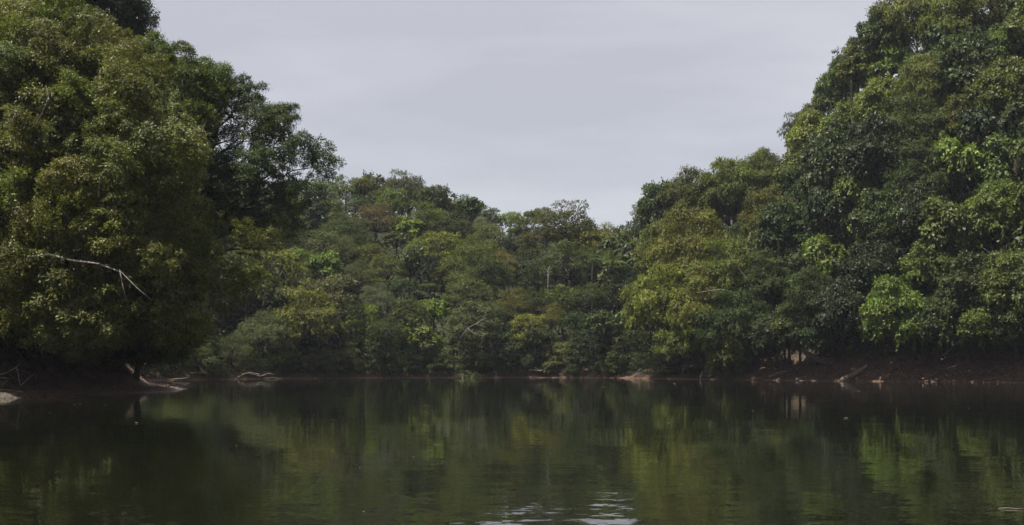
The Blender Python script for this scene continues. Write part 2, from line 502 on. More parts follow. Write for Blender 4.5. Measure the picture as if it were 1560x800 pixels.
def crown(name, seed, Rr=5.0, zc=8.0, shape=(1, 1, .8), lobes=16, lobe_r=(.26, .42), lobe_flat=.7, n_spray=900, per=10,
          leaf=.3, aspect=.45, droop=.3, spray_len=.5, upper=.35, mat=None, trunk_r=.28, pale=False, hang=0, hang_len=2.0, inner=0.12,
          leaning=0.0, lobe_pts=None):
    """One crown mesh and the trunk-and-limbs mesh that carries it."""
    rng = np.random.default_rng(seed)
    mat = mat or M_LEAF
    sh = np.array(shape)
    if lobe_pts is None:
        # spread lobe centres by best-candidate sampling
        C = []
        for i in range(lobes):
            cand = unit(rng, 30); cand[:, 2] = np.where(cand[:, 2] < -upper, -cand[:, 2] * .6, cand[:, 2])
            cand *= rng.uniform(.45, .82, 30)[:, None]
            if C:
                dd = np.min(np.linalg.norm(cand[:, None] - np.array(C)[None], axis=2), axis=1)
                C.append(cand[np.argmax(dd * rng.uniform(.75, 1, 30))])
            else: C.append(cand[0])
        C = np.array(C)
    else: C = np.array(lobe_pts, float)
    C = C * Rr * sh
    C[:, 0] += leaning * Rr * np.clip(-(C[:, 2] / Rr), -.3, 1)
    lr = rng.uniform(*lobe_r, len(C)) * Rr
    ltint = rng.normal(0, .09, len(C))
    # sprays
    w = lr ** 2; pick = rng.choice(len(C), n_spray, p=w / w.sum())
    dirs = unit(rng, n_spray)
    dirs[:, 2] = np.where((dirs[:, 2] < -.15) & (rng.random(n_spray) < .75), -dirs[:, 2], dirs[:, 2])
    outw = C[pick] / (np.linalg.norm(C[pick], axis=1)[:, None] + 1e-6)
    dirs = dirs + outw * .45; dirs /= np.linalg.norm(dirs, axis=1)[:, None]
    rad = np.where(rng.random(n_spray) < inner, rng.uniform(.2, .8, n_spray), rng.uniform(.82, 1.08, n_spray) + (rng.random(n_spray) < .06) * rng.uniform(.1, .35, n_spray))
    P = C[pick] + dirs * (lr[pick] * rad)[:, None] * np.array([1, 1, lobe_flat])
    ax = dirs * np.array([1, 1, .55]) + rng.normal(0, .35, (n_spray, 3)); ax[:, 2] -= droop
    ax /= np.linalg.norm(ax, axis=1)[:, None]
    st = rng.normal(0, .10, n_spray)
    if hang:
        hp = rng.choice(n_spray, hang)
        hP = P[hp].copy(); hP = np.repeat(hP, 6, 0)
        hP[:, 2] -= np.tile(np.linspace(.1, 1, 6), hang) * np.repeat(rng.uniform(.3, 1, hang), 6) * hang_len
        hP[:, :2] += rng.normal(0, .12, (len(hP), 2))
        P = np.vstack([P, hP]); ax2 = rng.normal(0, .5, (len(hP), 3)); ax2[:, 2] -= .7
        ax2 /= np.linalg.norm(ax2, axis=1)[:, None]
        ax = np.vstack([ax, ax2]); st = np.concatenate([st, rng.normal(0, .1, len(hP))]); pick = np.concatenate([pick, np.repeat(pick[hp], 6)])
        dirs = np.vstack([dirs, np.repeat(dirs[hp], 6, 0)])
    n = len(P) * per
    rep = np.repeat(np.arange(len(P)), per)
    t = np.tile(np.linspace(0, 1, per), len(P))
    base = P[rep] + ax[rep] * (t * spray_len)[:, None] + rng.normal(0, spray_len * .13, (n, 3))
    base[:, 2] -= (t ** 2) * spray_len * droop * .6
    d = ax[rep] * .55 + unit(rng, n) * .9; d[:, 2] -= droop * .8
    up = dirs[rep] * .95 + np.array([0, 0, .55]) + rng.normal(0, .40, (n, 3))
    L = leaf * rng.uniform(.6, 1.25, n) * rng.uniform(.7, 1.3, len(P))[rep]; W = L * aspect * rng.uniform(.8, 1.2, n)
    V, Q = leaf_arrays(base, d, up, L, W, .12, rng)
    tint = np.clip(.42 + ltint[pick][rep] + st[rep] + rng.normal(0, .12, n) + (rng.random(n) < .02) * .35, 0, 1)
    V[:, 2] += zc
    me = np_mesh(name + '_crown', V, Q, mat, np.repeat(tint, 4))
    # trunk with limbs to the lobes
    tb = Tubes()
    fork = zc - Rr * sh[2] * .55
    tp = wobble((0, 0, -14), (rng.normal(0, .3), rng.normal(0, .3), fork), 9, .012, rng)
    tb.add(tp, np.linspace(trunk_r * 1.5, trunk_r * .9, 9), 8)
    leader = wobble(tp[-1], (C[:, 0].mean(), C[:, 1].mean(), zc + Rr * sh[2] * .45), 5, .06, rng)
    tb.add(leader, np.linspace(trunk_r * .9, trunk_r * .3, 5), 7)
    for i in range(len(C)):
        tgt = C[i] + np.array([0, 0, zc])
        s = tp[-1] if i % 3 == 0 else leader[rng.integers(0, 4)]
        limb = wobble(s, tgt, 5, .07, rng, .05)
        tb.add(limb, np.linspace(trunk_r * .45, trunk_r * .14, 5), 5)
        for k in range(3):
            e = tgt + unit(rng, 1)[0] * lr[i] * np.array([.9, .9, .6])
            tb.add(wobble(limb[3] if k else tgt, e, 4, .1, rng), np.linspace(trunk_r * .15, trunk_r * .04, 4), 4)
    tm = tb.mesh(name + '_trunk', M_PALEBARK if pale else M_BARK)
    return me, tm

PROTO = {}
def proto(kind, variant=0):
    key = (kind, variant)
    if key in PROTO: return PROTO[key]
    s = hash_seed(kind) + variant * 17
    if kind == 'dome':
        r = crown('dome', s, shape=(1, 1, .78), lobes=22, lobe_r=(.24, .36), n_spray=1300, per=9, leaf=.26, droop=.15, spray_len=.4)
    elif kind == 'dome_small':
        r = crown('dome_small', s, shape=(1, 1, .85), lobes=13, lobe_r=(.3, .42), n_spray=640, per=8, leaf=.48, aspect=.5, droop=.2, spray_len=.65)
    elif kind == 'umbrella':
        C = [(math.cos(a) * r_, math.sin(a) * r_, .25 - .30 * r_ ** 2 + .08 * math.sin(5 * a)) for r_, k in ((.15, 2), (.5, 6), (.85, 10)) for a in [2 * math.pi * (i + .3 * r_) / k for i in range(k)]]
        r = crown('umbrella', s, shape=(1, 1, 1), lobe_pts=C, lobe_r=(.2, .3), lobe_flat=.42, n_spray=800, per=9, leaf=.36, droop=.1, spray_len=.5, pale=True, trunk_r=.22)
    elif kind == 'layered':
        C = []
        rg = np.random.default_rng(s)
        for lv in range(5):
            z = -.65 + lv * .33; rr = math.sqrt(max(.1, 1 - (z * .9) ** 2))
            for i in range(5):
                a = 2 * math.pi * (i / 5 + rg.random() * .15) + lv
                C.append((math.cos(a) * rr * .68, math.sin(a) * rr * .68, z + rg.normal(0, .05)))
        r = crown('layered', s, shape=(1, 1, .9), lobe_pts=C, lobe_r=(.25, .38), lobe_flat=.28, n_spray=900, per=9, leaf=.40, aspect=.5, droop=.12, spray_len=.6, inner=.05)
    elif kind == 'feathery':
        r = crown('feathery', s, shape=(1, 1, .9), lobes=22, lobe_r=(.24, .38), n_spray=1300, per=13, leaf=.25, aspect=.38, droop=.05, spray_len=.7, trunk_r=.2, inner=.15)
    elif kind == 'broadleaf':
        r = crown('broadleaf', s, shape=(1, 1, .9), lobes=15, lobe_r=(.26, .4), lobe_flat=.6, n_spray=520, per=8, leaf=.72, aspect=.5, droop=.45, spray_len=.3, mat=M_GLOSS, inner=.08)
    elif kind == 'sparse':
        r = crown('sparse', s, shape=(1, 1, .8), lobes=14, lobe_r=(.16, .27), lobe_flat=.6, n_spray=330, per=9, leaf=.40, droop=.1, spray_len=.6, trunk_r=.2, pale=True, inner=.2)
    elif kind == 'drape':
        rg = np.random.default_rng(s); C = []
        for i in range(24):
            z = rg.uniform(-1.35, .85); rr = .62 * math.sqrt(max(.15, 1 - max(0, z) ** 2)) * (1 if z > -.7 else .75)
            a = rg.uniform(0, 2 * math.pi); C.append((math.cos(a) * rr, math.sin(a) * rr, z))
        r = crown('drape', s, shape=(1, 1, 1), lobe_pts=C, lobe_r=(.2, .36), lobe_flat=1.1, n_spray=1000, per=8, leaf=.56, aspect=.62, droop=.7, spray_len=.45, mat=M_GLOSS, hang=90, hang_len=2.6, inner=.05)
    elif kind == 'rich':      # larger trees of the right bank: finer leaves
        r = crown('rich', s, shape=(1, 1, .95), lobes=26, lobe_r=(.2, .34), lobe_flat=.75, n_spray=1900, per=8, leaf=.42, aspect=.5, droop=.4, spray_len=.42, mat=M_GLOSS, hang=60, hang_len=1.6)
    elif kind == 'olive':     # fine drooping foliage
        r = crown('olive', s, shape=(1, 1, .95), lobes=28, lobe_r=(.18, .32), lobe_flat=.6, n_spray=2000, per=10, leaf=.30, aspect=.42, droop=.5, spray_len=.6, inner=.15, trunk_r=.2)
    elif kind == 'overhang':  # tiers leaning out over the water
        C = []; rg = np.random.default_rng(s)
        for lv in range(5):
            z = -.6 + lv * .27
            for i in range(6):
                a = 2 * math.pi * (i / 6 + rg.random() * .12) + lv * .5; rr = .75 - .08 * lv
                C.append((math.cos(a) * rr, math.sin(a) * rr, z - .12 * rr + rg.normal(0, .05)))
        r = crown('overhang', s, shape=(1, 1, 1), lobe_pts=C, lobe_r=(.22, .36), lobe_flat=.25, n_spray=950, per=10, leaf=.32, aspect=.4, droop=.25, spray_len=.8, trunk_r=.16, inner=.05)
    elif kind == 'bough':     # one leafy bough of a near tree, 3 m across
        r = crown('bough', s, Rr=3.0, zc=0, shape=(1, 1, .95), lobes=14, lobe_r=(.2, .4), lobe_flat=.75, n_spray=1150, per=8, leaf=.27, aspect=.44, droop=.5, spray_len=.6, inner=.22, upper=.8, mat=M_GLOSS)
    elif kind == 'open_bough':
        r = crown('open_bough', s, Rr=3.0, zc=0, shape=(1, 1, .9), lobes=13, lobe_r=(.15, .3), lobe_flat=.6, n_spray=440, per=8, leaf=.27, aspect=.44, droop=.5, spray_len=.6, inner=.2, upper=.8, mat=M_GLOSS)
    PROTO[key] = r
    return r

def hash_seed(s): return sum(ord(c) * (i + 3) for i, c in enumerate(s))

LEAFK = 0.98
COL = {
    'dark green': (.034, .050, .011), 'deep green': (.022, .034, .010), 'mid green': (.062, .086, .013), 'bright green': (.088, .128, .014),
    'yellow-green': (.108, .128, .016), 'olive': (.078, .090, .014), 'olive-brown': (.066, .076, .020), 'grey-green': (.070, .082, .030),
    'rust-brown': (.070, .060, .022), 'tan': (.14, .125, .04), 'pale grey': (.09, .095, .05), 'light green': (.10, .13, .03),
}
LOOKS = {'dome': 'dense round tree', 'dome_small': 'round-crowned tree', 'umbrella': 'umbrella tree', 'layered': 'tiered tree',
         'feathery': 'feathery tree', 'broadleaf': 'broad-leaved tree', 'sparse': 'open-crowned tree', 'drape': 'vine-draped tree',
         'rich': 'glossy-leaved tree', 'olive': 'drooping tree', 'overhang': 'spreading tree'}
NVAR = {'dome': 2, 'dome_small': 3, 'umbrella': 1, 'layered': 2, 'feathery': 2, 'broadleaf': 2, 'sparse': 2, 'drape': 2, 'rich': 2, 'olive': 2, 'overhang': 2}
TREES = []      # dicts for labelling
rng = np.random.default_rng(11)

RT, F = 'right', 'far'
def put_tree(x, y, zc, rad, kind, colour, area, special=None, jit=.12):
    """Tree with its crown centre at (x, y, zc) and crown radius rad, standing on the ground below."""
    cm, tm = proto(kind, int(rng.integers(0, NVAR[kind])))
    s = rad / 5.0
    g = hz(x, y)
    t = empty('tree', (x, y, g))
    rz = rng.uniform(0, 6.28)
    c = COL[colour]; k = LEAFK * (1 + rng.normal(0, jit)); cc = [max(.004, v * k * (1 + rng.normal(0, .05))) for v in c]
    sz = s * rng.uniform(.92, 1.1) * (1.3 if area == RT and kind != 'sparse' else 1.08)
    C0 = Vector((x, y, zc))
    sh_ = float(bil(SS, x, y))
    if sh_ < 6.5:                                    # trees of the bank lean out over the river from roots further inland
        inl = Vector((x, y, 0)).normalized()
        ang = R(52 if sh_ < 3 else 30)
        down = (inl * math.sin(ang) + Vector((0, 0, -math.cos(ang))))
        base = C0.copy(); k = 0
        while base.z > hz(base.x, base.y) and k < 120: base += down * .25; k += 1
        lean = Vector((0, 0, 1)).rotation_difference(-down)
    else:
        base = Vector((x, y, g)); lean = Vector((0, 0, 1)).rotation_difference(Vector((0, 0, 1)))
    t.location = base
    rotz = Matrix.Rotation(rz, 3, 'Z')
    for nm, me in (('trunk', tm), ('crown', cm)):
        rm = (lean.to_matrix() @ rotz) if nm == 'trunk' else rotz
        szz = sz
        off = (C0 - base) - rm @ Vector((0, 0, 8.0 * szz))
        o = link(nm, me, t, off)
        o.scale = (s, s, szz)
        o.rotation_euler = rm.to_euler()
        o.color = (*cc, 1)
    TREES.append(dict(o=t, x=x, y=y, z=zc, r=rad, kind=kind, colour=colour, area=area, special=special,
                      px=CX + x / y * FPX, py=HY - (zc - CAMZ) / y * FPX, rp=rad / y * FPX))
    return t

def mark(px, py, rp, kind, colour, area, special=None, over=-1.5):
    """Place a tree whose crown shows at (px, py) with radius rp: the line of sight is followed to the slope."""
    lift = 5.0; rp = rp * (1.25 if area == F else 1.2)
    for _ in range(4):
        D = hit(px, py, lift, 125, 400, over if area == F else .8 if px < 1140 else 0.3)
        r = rp / FPX * D
        lift = 1.3 * r + (3.0 if area == F else 6.0)
    x, y, z = ray(px, py, D + r * .15)
    if area == RT and px > 1140 and py > 395:
        kind = 'rich' if kind == 'drape' else kind
        z = max(z, 2.6 + 1.2 * r)
    return put_tree(x, y, z, r, kind, colour, area, special)

RT = 'right'
F = 'far'
MARKS = [
 # ridge of the far hill
 (495,286,15,'dome_small','dark green',F),(530,293,20,'dome_small','olive-brown',F),(553,283,13,'dome_small','olive',F),
 (612,287,25,'dome','olive-brown',F,'tall domed emergent tree standing highest on the far ridge'),(578,303,18,'feathery','olive',F),(600,312,20,'dome_small','mid green',F),
 (660,308,24,'dome_small','dark green',F),(655,312,20,'dome_small','dark green',F),(718,317,17,'broadleaf','dark green',F),(745,332,14,'dome_small','dark green',F),(776,337,15,'dome_small','bright green',F),
 (813,333,12,'broadleaf','mid green',F),(832,333,13,'feathery','pale grey',F),(862,347,40,'dome','olive-brown',F,'broad brown-green dome crown ending the far ridge by the gap'),
 (893,362,20,'dome_small','dark green',F),(921,362,13,'dome_small','dark green',F),(950,368,18,'feathery','grey-green',F),(974,362,16,'dome_small','deep green',F),
 (690,330,15,'dome_small','dark green',F),(790,345,14,'layered','mid green',F),(637,300,12,'dome_small','mid green',F),
 # upper slope
 (500,322,20,'dome_small','mid green',F),(541,318,22,'dome','dark green',F),(572,338,27,'dome','rust-brown',F,'rust-brown domed crown on the upper far slope'),
 (515,345,18,'dome_small','grey-green',F),(621,352,20,'broadleaf','bright green',F,'bright green rosette-leaved tree beside the rust-brown crown'),(603,368,16,'broadleaf','olive-brown',F),
 (650,338,28,'dome','mid green',F),(690,350,24,'dome','dark green',F),(655,361,13,'feathery','light green',F),(708,357,18,'feathery','grey-green',F),
 (743,368,24,'dome','mid green',F),(735,346,13,'feathery','pale grey',F),(672,380,26,'layered','yellow-green',F,'yellow-green tiered tree in the middle of the far slope'),
 (640,385,18,'layered','bright green',F),(800,376,15,'feathery','grey-green',F),(832,364,25,'umbrella','rust-brown',F,'flat rust-coloured umbrella crown below the broad dome'),
 (865,366,22,'umbrella','mid green',F),(770,382,18,'dome_small','deep green',F),(767,407,18,'feathery','tan',F,'tan yellowing crown right of the far slope centre'),
 (868,405,38,'dome','dark green',F),(800,402,20,'layered','dark green',F),(735,422,34,'dome','dark green',F),(712,385,18,'dome_small','mid green',F),
 # middle slope
 (500,380,22,'dome_small','mid green',F),(530,388,20,'feathery','grey-green',F),(560,392,20,'dome_small','olive',F),(495,408,22,'broadleaf','bright green',F),
 (545,424,22,'feathery','olive-brown',F),(590,412,24,'dome','olive',F),(624,406,24,'broadleaf','dark green',F),(656,415,20,'dome_small','deep green',F),
 (515,434,17,'broadleaf','bright green',F),(480,446,20,'broadleaf','light green',F),(571,440,14,'layered','yellow-green',F),(577,460,22,'feathery','pale grey',F),
 (610,440,18,'dome_small','dark green',F),(655,437,13,'umbrella','mid green',F,'small umbrella tree on a thin pale stem in the far slope'),(684,420,20,'feathery','olive',F),
 (712,448,28,'feathery','olive-brown',F),(660,475,20,'broadleaf','bright green',F),(622,484,24,'dome_small','mid green',F),(553,484,20,'layered','bright green',F),
 (590,508,24,'dome','dark green',F),(820,424,24,'layered','deep green',F),(955,384,16,'dome_small','grey-green',F),(960,430,24,'dome','dark green',F),
 (940,455,24,'dome_small','deep green',F),(898,458,27,'dome','dark green',F),(858,462,24,'dome_small','mid green',F),(815,468,24,'dome','dark green',F),
 (780,472,25,'feathery','olive',F),(742,484,25,'dome','dark green',F),(806,504,22,'layered','yellow-green',F),(840,490,20,'feathery','olive',F),(695,395,20,'layered','bright green',F),
 (450,400,22,'dome_small','mid green',F),(440,350,24,'dome','mid green',F),(400,400,24,'feathery','grey-green',F),(360,350,26,'dome','mid green',F),(455,420,18,'layered','light green',F),
 # waterline of the far shore
 (352,540,24,'feathery','grey-green',F),(300,545,22,'overhang','olive',F),(262,545,20,'dome_small','olive',F),(400,515,32,'feathery','grey-green',F),
 (468,495,46,'olive','olive',F,'big rounded pale olive tree leaning over the far left shore'),(522,540,22,'overhang','light green',F),(488,548,22,'overhang','grey-green',F),
 (432,545,20,'dome_small','bright green',F),(572,540,24,'dome_small','deep green',F),(612,548,20,'overhang','dark green',F),(637,520,26,'broadleaf','bright green',F),(662,545,20,'overhang','mid green',F),
 (718,500,34,'olive','grey-green',F,'grey-green tree with a bleached bare branch above the far waterline'),(702,540,32,'overhang','grey-green',F),(775,535,28,'dome_small','deep green',F),(752,548,18,'overhang','dark green',F),
 (850,540,25,'overhang','light green',F),(822,518,22,'dome_small','dark green',F),(900,528,27,'layered','deep green',F),(922,498,26,'broadleaf','dark green',F),(952,530,24,'layered','dark green',F),(878,495,20,'dome_small','dark green',F),
 # olive trees at the corner of the right bank
 (978,322,15,'sparse','pale grey',RT,'thin pale leafless-looking treetop at the left tip of the right bank'),
 (1008,325,34,'rich','dark green',RT),(1052,315,40,'olive','olive',RT),(1110,296,44,'olive','olive',RT,'olive tree with sky showing through at the top of the right corner'),(1152,285,34,'olive','olive',RT),
 (1012,470,48,'olive','yellow-green',RT,'yellow-olive tree bulging over the water at the left end of the right bank'),(1062,395,56,'olive','olive',RT),(1020,395,42,'olive','olive',RT),(1112,425,48,'olive','olive',RT,'olive tree with pale bare limbs in the middle of the right corner'),
 (1122,495,44,'olive','dark green',RT),(1045,522,36,'olive','olive',RT),(1108,535,28,'rich','mid green',RT),(1172,340,36,'olive','olive',RT),(1075,470,44,'olive','olive',RT),
 # silhouette of the right hill
 (1212,200,22,'dome','dark green',RT),(1162,266,26,'olive','olive',RT),(1180,258,20,'dome','dark green',RT),(1242,222,38,'rich','yellow-green',RT,'bright yellow-green tree at the shoulder of the right hill skyline'),(1215,275,34,'rich','olive',RT),(1192,355,34,'rich','dark green',RT),
 (1272,150,28,'rich','mid green',RT),(1288,122,28,'rich','mid green',RT),(1236,188,22,'rich','olive',RT),(1328,72,28,'rich','dark green',RT),(1300,92,28,'sparse','dark green',RT),(1310,105,28,'rich','olive',RT),(1345,40,26,'sparse','dark green',RT),(1352,55,30,'rich','dark green',RT),(1385,35,44,'olive','olive',RT),
 (1352,98,34,'rich','bright green',RT),(1440,48,48,'olive','olive',RT),(1510,18,44,'olive','olive',RT),(1540,82,36,'rich','mid green',RT),
 (1480,112,44,'rich','dark green',RT),(1412,140,44,'olive','olive',RT),(1340,168,34,'rich','bright green',RT),(1292,195,30,'rich','olive',RT),
 (1392,205,48,'olive','dark green',RT),(1342,245,48,'rich','deep green',RT),(1462,190,34,'rich','olive',RT),(1530,152,44,'rich','mid green',RT),
 (1500,232,40,'drape','deep green',RT),(1545,250,40,'drape','mid green',RT),(1460,275,42,'drape','bright green',RT),(1402,275,44,'olive','dark green',RT),
 (1300,305,27,'drape','bright green',RT,'bright green vine-draped column in the middle of the right hillside'),(1262,330,30,'drape','deep green',RT),(1255,395,28,'drape','bright green',RT,'bright green vine curtain low on the right hill beside the olive trees'),(1350,345,44,'rich','dark green',RT),
 (1402,340,40,'rich','deep green',RT),(1325,420,38,'drape','deep green',RT),(1442,365,42,'drape','mid green',RT),(1520,335,42,'rich','mid green',RT),
 (1415,410,34,'drape','mid green',RT),(1482,440,40,'drape','dark green',RT),(1542,440,42,'drape','mid green',RT),
 (1362,485,44,'rich','bright green',RT,'bright green leafy mound reaching down to the right bank'),(1442,500,38,'drape','dark green',RT),(1500,508,36,'rich','mid green',RT),(1548,510,36,'rich','dark green',RT),
 (1282,480,38,'rich','deep green',RT),(1232,455,34,'olive','dark green',RT),(1202,505,28,'rich','olive',RT),(1244,528,24,'rich','deep green',RT),(1195,538,26,'rich','deep green',RT),(1180,546,20,'dome_small','deep green',RT),(1202,548,20,'dome_small','dark green',RT),(1165,430,34,'olive','dark green',RT),(1218,500,26,'rich','dark green',RT),(1160,520,26,'rich','dark green',RT),  # lowest dark trees here are added to hide a sunlit patch of bank
 (1590,60,50,'rich','mid green',RT),(1600,180,50,'rich','dark green',RT),(1600,320,50,'drape','mid green',RT),(1600,450,48,'drape','dark green',RT),
]
for m in MARKS:
    if len(m) == 6: mark(*m)
    else: mark(*m[:6], special=m[6])

# further trees that close the forest between and behind the ones above
def fill(x0, x1, y0, y1, step, smin, smax, rr, kinds, cols, area, gap):
    pts = np.array([(t['x'], t['y']) for t in TREES if t['area'] == area])
    for yy in np.arange(y0, y1, step):
        for xx in np.arange(x0, x1, step):
            x = xx + rng.uniform(-.35, .35) * step; y = yy + rng.uniform(-.35, .35) * step
            s = float(bil(SS, x, y))
            if s < smin or s > smax: continue
            px = CX + x / y * FPX
            if px > 1640 or px < 180: continue
            if len(pts) and np.min(np.hypot(pts[:, 0] - x, pts[:, 1] - y)) < gap: continue
            r = rng.uniform(*rr)
            zc = hz(x, y) + r + rng.uniform(0, 2.5)
            zmax = CAMZ + (HY - np.interp(px, CREST_X, CREST_Y)) / FPX * y - r * .9 - rng.uniform(0, 1.5)
            if y > 150: zc = min(zc, zmax)
            if zc < hz(x, y) + .2 * r: continue
            put_tree(x, y, zc, r, kinds[rng.integers(len(kinds))], cols[rng.integers(len(cols))], area)
fill(-75, 34, 176, 285, 8.8, 6, 66, (4.4, 6.2), ['dome', 'dome_small', 'layered', 'feathery', 'dome'], ['dark green', 'mid green', 'olive', 'grey-green', 'deep green'], F, 4.2)
fill(22, 110, 120, 225, 8.6, 8, 56, (4.4, 6.2), ['rich', 'drape', 'olive', 'rich'], ['dark green', 'deep green', 'mid green', 'dark green'], RT, 4.5)

# low crowns that hang over the banks
def fringe(pts, step, rr, zz, kinds, cols, area, s_at):
    P = np.array(pts, float)
    seg = np.hypot(*np.diff(P, axis=0).T); cum = np.concatenate([[0], np.cumsum(seg)])
    for d in np.arange(0, cum[-1], step):
        d = d + rng.uniform(-.3, .3) * step
        x, y = np.interp(d, cum, P[:, 0]), np.interp(d, cum, P[:, 1])
        # walk inland (away from the camera) to the wanted depth behind the waterline
        n = math.hypot(x, y); k = 0
        while float(bil(SS, x, y)) < s_at + rng.uniform(-.5, .5) and k < 60: x += .25 * x / n; y += .25 * y / n; k += 1
        r = rng.uniform(*rr)
        put_tree(x, y, hz(x, y) + rng.uniform(*zz) + r * .8, r, kinds[rng.integers(len(kinds))], cols[rng.integers(len(cols))], area)
fringe([(-52, 148), (-46, 162), (-36, 175), (-24, 186), (-8, 191), (6, 191), (20, 184)], 5.5, (2.2, 3.4), (.4, 1.4), ['overhang', 'dome_small', 'layered', 'overhang'], ['deep green', 'grey-green', 'dark green', 'mid green'], F, 4.0)
fringe([(-52, 148), (-46, 162), (-36, 175), (-24, 186), (-8, 191), (6, 191), (20, 184), (24, 174), (31, 164)], 3.6, (1.3, 2.1), (.1, .7), ['overhang', 'dome_small', 'layered'], ['deep green', 'grey-green', 'dark green', 'mid green'], F, 1.0)
fringe([(27, 169), (34, 160), (42, 151), (51, 145), (62, 136)], 5.0, (2.8, 4.0), (.4, 1.4), ['rich', 'drape', 'rich'], ['deep green', 'dark green', 'mid green'], RT, 8.5)

fringe([(27, 169), (34, 160), (42, 151), (51, 145), (62, 136)], 3.6, (1.7, 2.4), (-.3, .3), ['rich', 'dome_small', 'rich'], ['deep green', 'dark green', 'deep green'], RT, 6.2)  # deep-toned shrubs added to stand in for the black shadow on the upper bank

# ------------------------------------------------------------------ the near trees of the left bank
def in_poly(x, y, P):
    c = False; j = len(P) - 1
    for i in range(len(P)):
        if (P[i][1] > y) != (P[j][1] > y) and x < (P[j][0] - P[i][0]) * (y - P[i][1]) / (P[j][1] - P[i][1]) + P[i][0]: c = not c
        j = i
    return c

def near_tree(poly, D0, deep, base, colour, label, spacing=34, rp=44, layers=3, jit=.14, seed=1, limbs=(), airy=0.0, spread=2.0):
    """A big tree of leafy boughs; its outline lies at distance D0, its crown is 'deep' metres thick."""
    rg = np.random.default_rng(seed)
    bx, by = (base[0] - CX) / FPX * D0, D0 + deep * .15
    g = hz(bx, by)
    t = empty('tree', (bx, by, g))
    tag(t, label, 'tree', 'big trees of the left bank')
    xs = [p[0] for p in poly]; ys = [p[1] for p in poly]
    cen = np.array([np.mean(xs), np.mean(ys)]); ext = max(max(xs) - min(xs), max(ys) - min(ys)) / 2
    pts = []
    tries = 0
    tb = Tubes()
    top = ray(cen[0], min(ys) + 60, D0)
    trunk = wobble((0, 0, -1.5), np.array([top[0] - bx, top[1] - by, top[2] - g]) * np.array([.7, .7, .85]), 10, .02, rg)
    tb.add(trunk, np.linspace(.42, .12, 10), 9, rg, .06)
    nvar = 3
    for layer in range(layers):
        P = []
        for _ in range(900):
            x, y = rg.uniform(min(xs), max(xs)), rg.uniform(min(ys), max(ys))
            if not in_poly(x, y, poly): continue
            if any((x - a) ** 2 + (y - b) ** 2 < spacing ** 2 * (1.0 + .5 * layer) for a, b in P): continue
            P.append((x, y))
        for x, y in P:
            q = min(1.0, math.hypot(x - cen[0], y - cen[1]) / ext)
            bulge = math.sqrt(max(0, 1 - q * q)) * deep * .5
            dd = D0 - bulge * (1 - layer) + rg.uniform(-1, 1) * .12 * deep
            dd -= spread * max(0.0, (y - min(ys)) / (max(ys) - min(ys)))      # lower boughs reach out further over the water
            p = ray(x, y, dd)
            p[2] = max(p[2], hz(p[0], p[1]) + .8, 1.0)
            if p[2] < 1.6 and hz(p[0], p[1]) < 0: p[2] = 1.6
            r = rp / FPX * dd * rg.uniform(.75, 1.2)
            cm, tm = proto('open_bough' if rg.random() < airy else 'bough', int(rg.integers(nvar)))
            o = link('bough', cm, t, tuple(p - np.array([bx, by, g])))
            s = r / 3.0; o.scale = (s, s, s * rg.uniform(.8, 1.1)); o.rotation_euler = (rg.normal(0, .5), rg.normal(0, .5), rg.uniform(0, 6.28))
            k = LEAFK * (1 + rg.normal(0, jit)); c = COL[colour]
            o.color = (c[0] * k * (1 + rg.normal(0, .08)), c[1] * k, c[2] * k, 1)
            # limb to the bough
            q = p - np.array([bx, by, g])
            i = int(np.argmin(np.linalg.norm(trunk[2:9] - q * np.array([0, 0, .8]), axis=1))) + 2
            tb.add(wobble(trunk[i], q, 6, .05, rg, .04), np.linspace(.13, .03, 6), 5)
    for L in limbs:
        W = [np.array(ray(a, b, c)) - np.array([bx, by, g]) for a, b, c in L[0]]
        lb = Tubes(); lb.add(W, np.linspace(L[1], L[2], len(W)), 6, rg, .1)
        link('bare_limb', lb.mesh('bare_limb', M_PALEBARK), t)
    link('trunk', tb.mesh('near_trunk', M_BARK), t)
    return t

near_tree([(-260,35),(40,12),(120,22),(195,68),(218,110),(232,150),(252,190),(272,250),(280,330),(292,420),(285,490),(235,515),(120,508),(0,500),(-260,500)],
          84, 14, (30, 590), 'olive', 'huge olive-leaved tree filling the left edge, pale crooked limb across its dark middle',
          38, 46, 3, .10, 3, airy=.5, spread=5.0, limbs=[
          ([(40,392,72.9),(75,388,71.9),(110,397,71.9),(150,402,71.4),(185,415,71.1),(210,440,70.9),(232,458,70.9)], .09, .02),
          ([(182,410,71.1),(188,440,70.9),(196,470,70.9)], .04, .01),
          ([(150,300,71.9),(153,270,71.9),(165,250,71.9),(178,225,71.9)], .045, .012),
          ([(55,190,72.9),(75,150,72.9),(70,130,72.9)], .05, .012), ([(180,268,71.9),(195,278,71.9)], .03, .012),])
near_tree([(-260,-60),(150,-60),(190,-20),(203,22),(204,62),(190,90),(150,90),(40,60),(-260,60)], 106, 10, (60, 570), 'deep green',
          'dark tree rising behind the olive tree at the top left corner', 34, 40, 2, .12, 4)
near_tree([(205,88),(250,84),(290,98),(325,112),(335,150),(310,210),(290,260),(240,250),(215,150)], 99, 8, (140, 570), 'mid green',
          'mid green tree between the olive tree and the dark overhanging crown', 28, 32, 2, .1, 5)
near_tree([(300,165),(345,140),(385,138),(430,160),(445,200),(490,212),(500,250),(470,290),(450,330),(400,345),(340,330),(300,300),(275,240),(290,190)], 101, 10, (165, 575), 'dark green',
          'dark broken crown leaning out over the river, right side of the left bank', 38, 31, 2, .10, 6, airy=.55, limbs=[
          ([(258,330,99),(275,345,98),(290,375,97.5),(305,380,97)], .09, .03),
          ([(262,352,98),(280,340,98),(300,338,97)], .05, .02)])
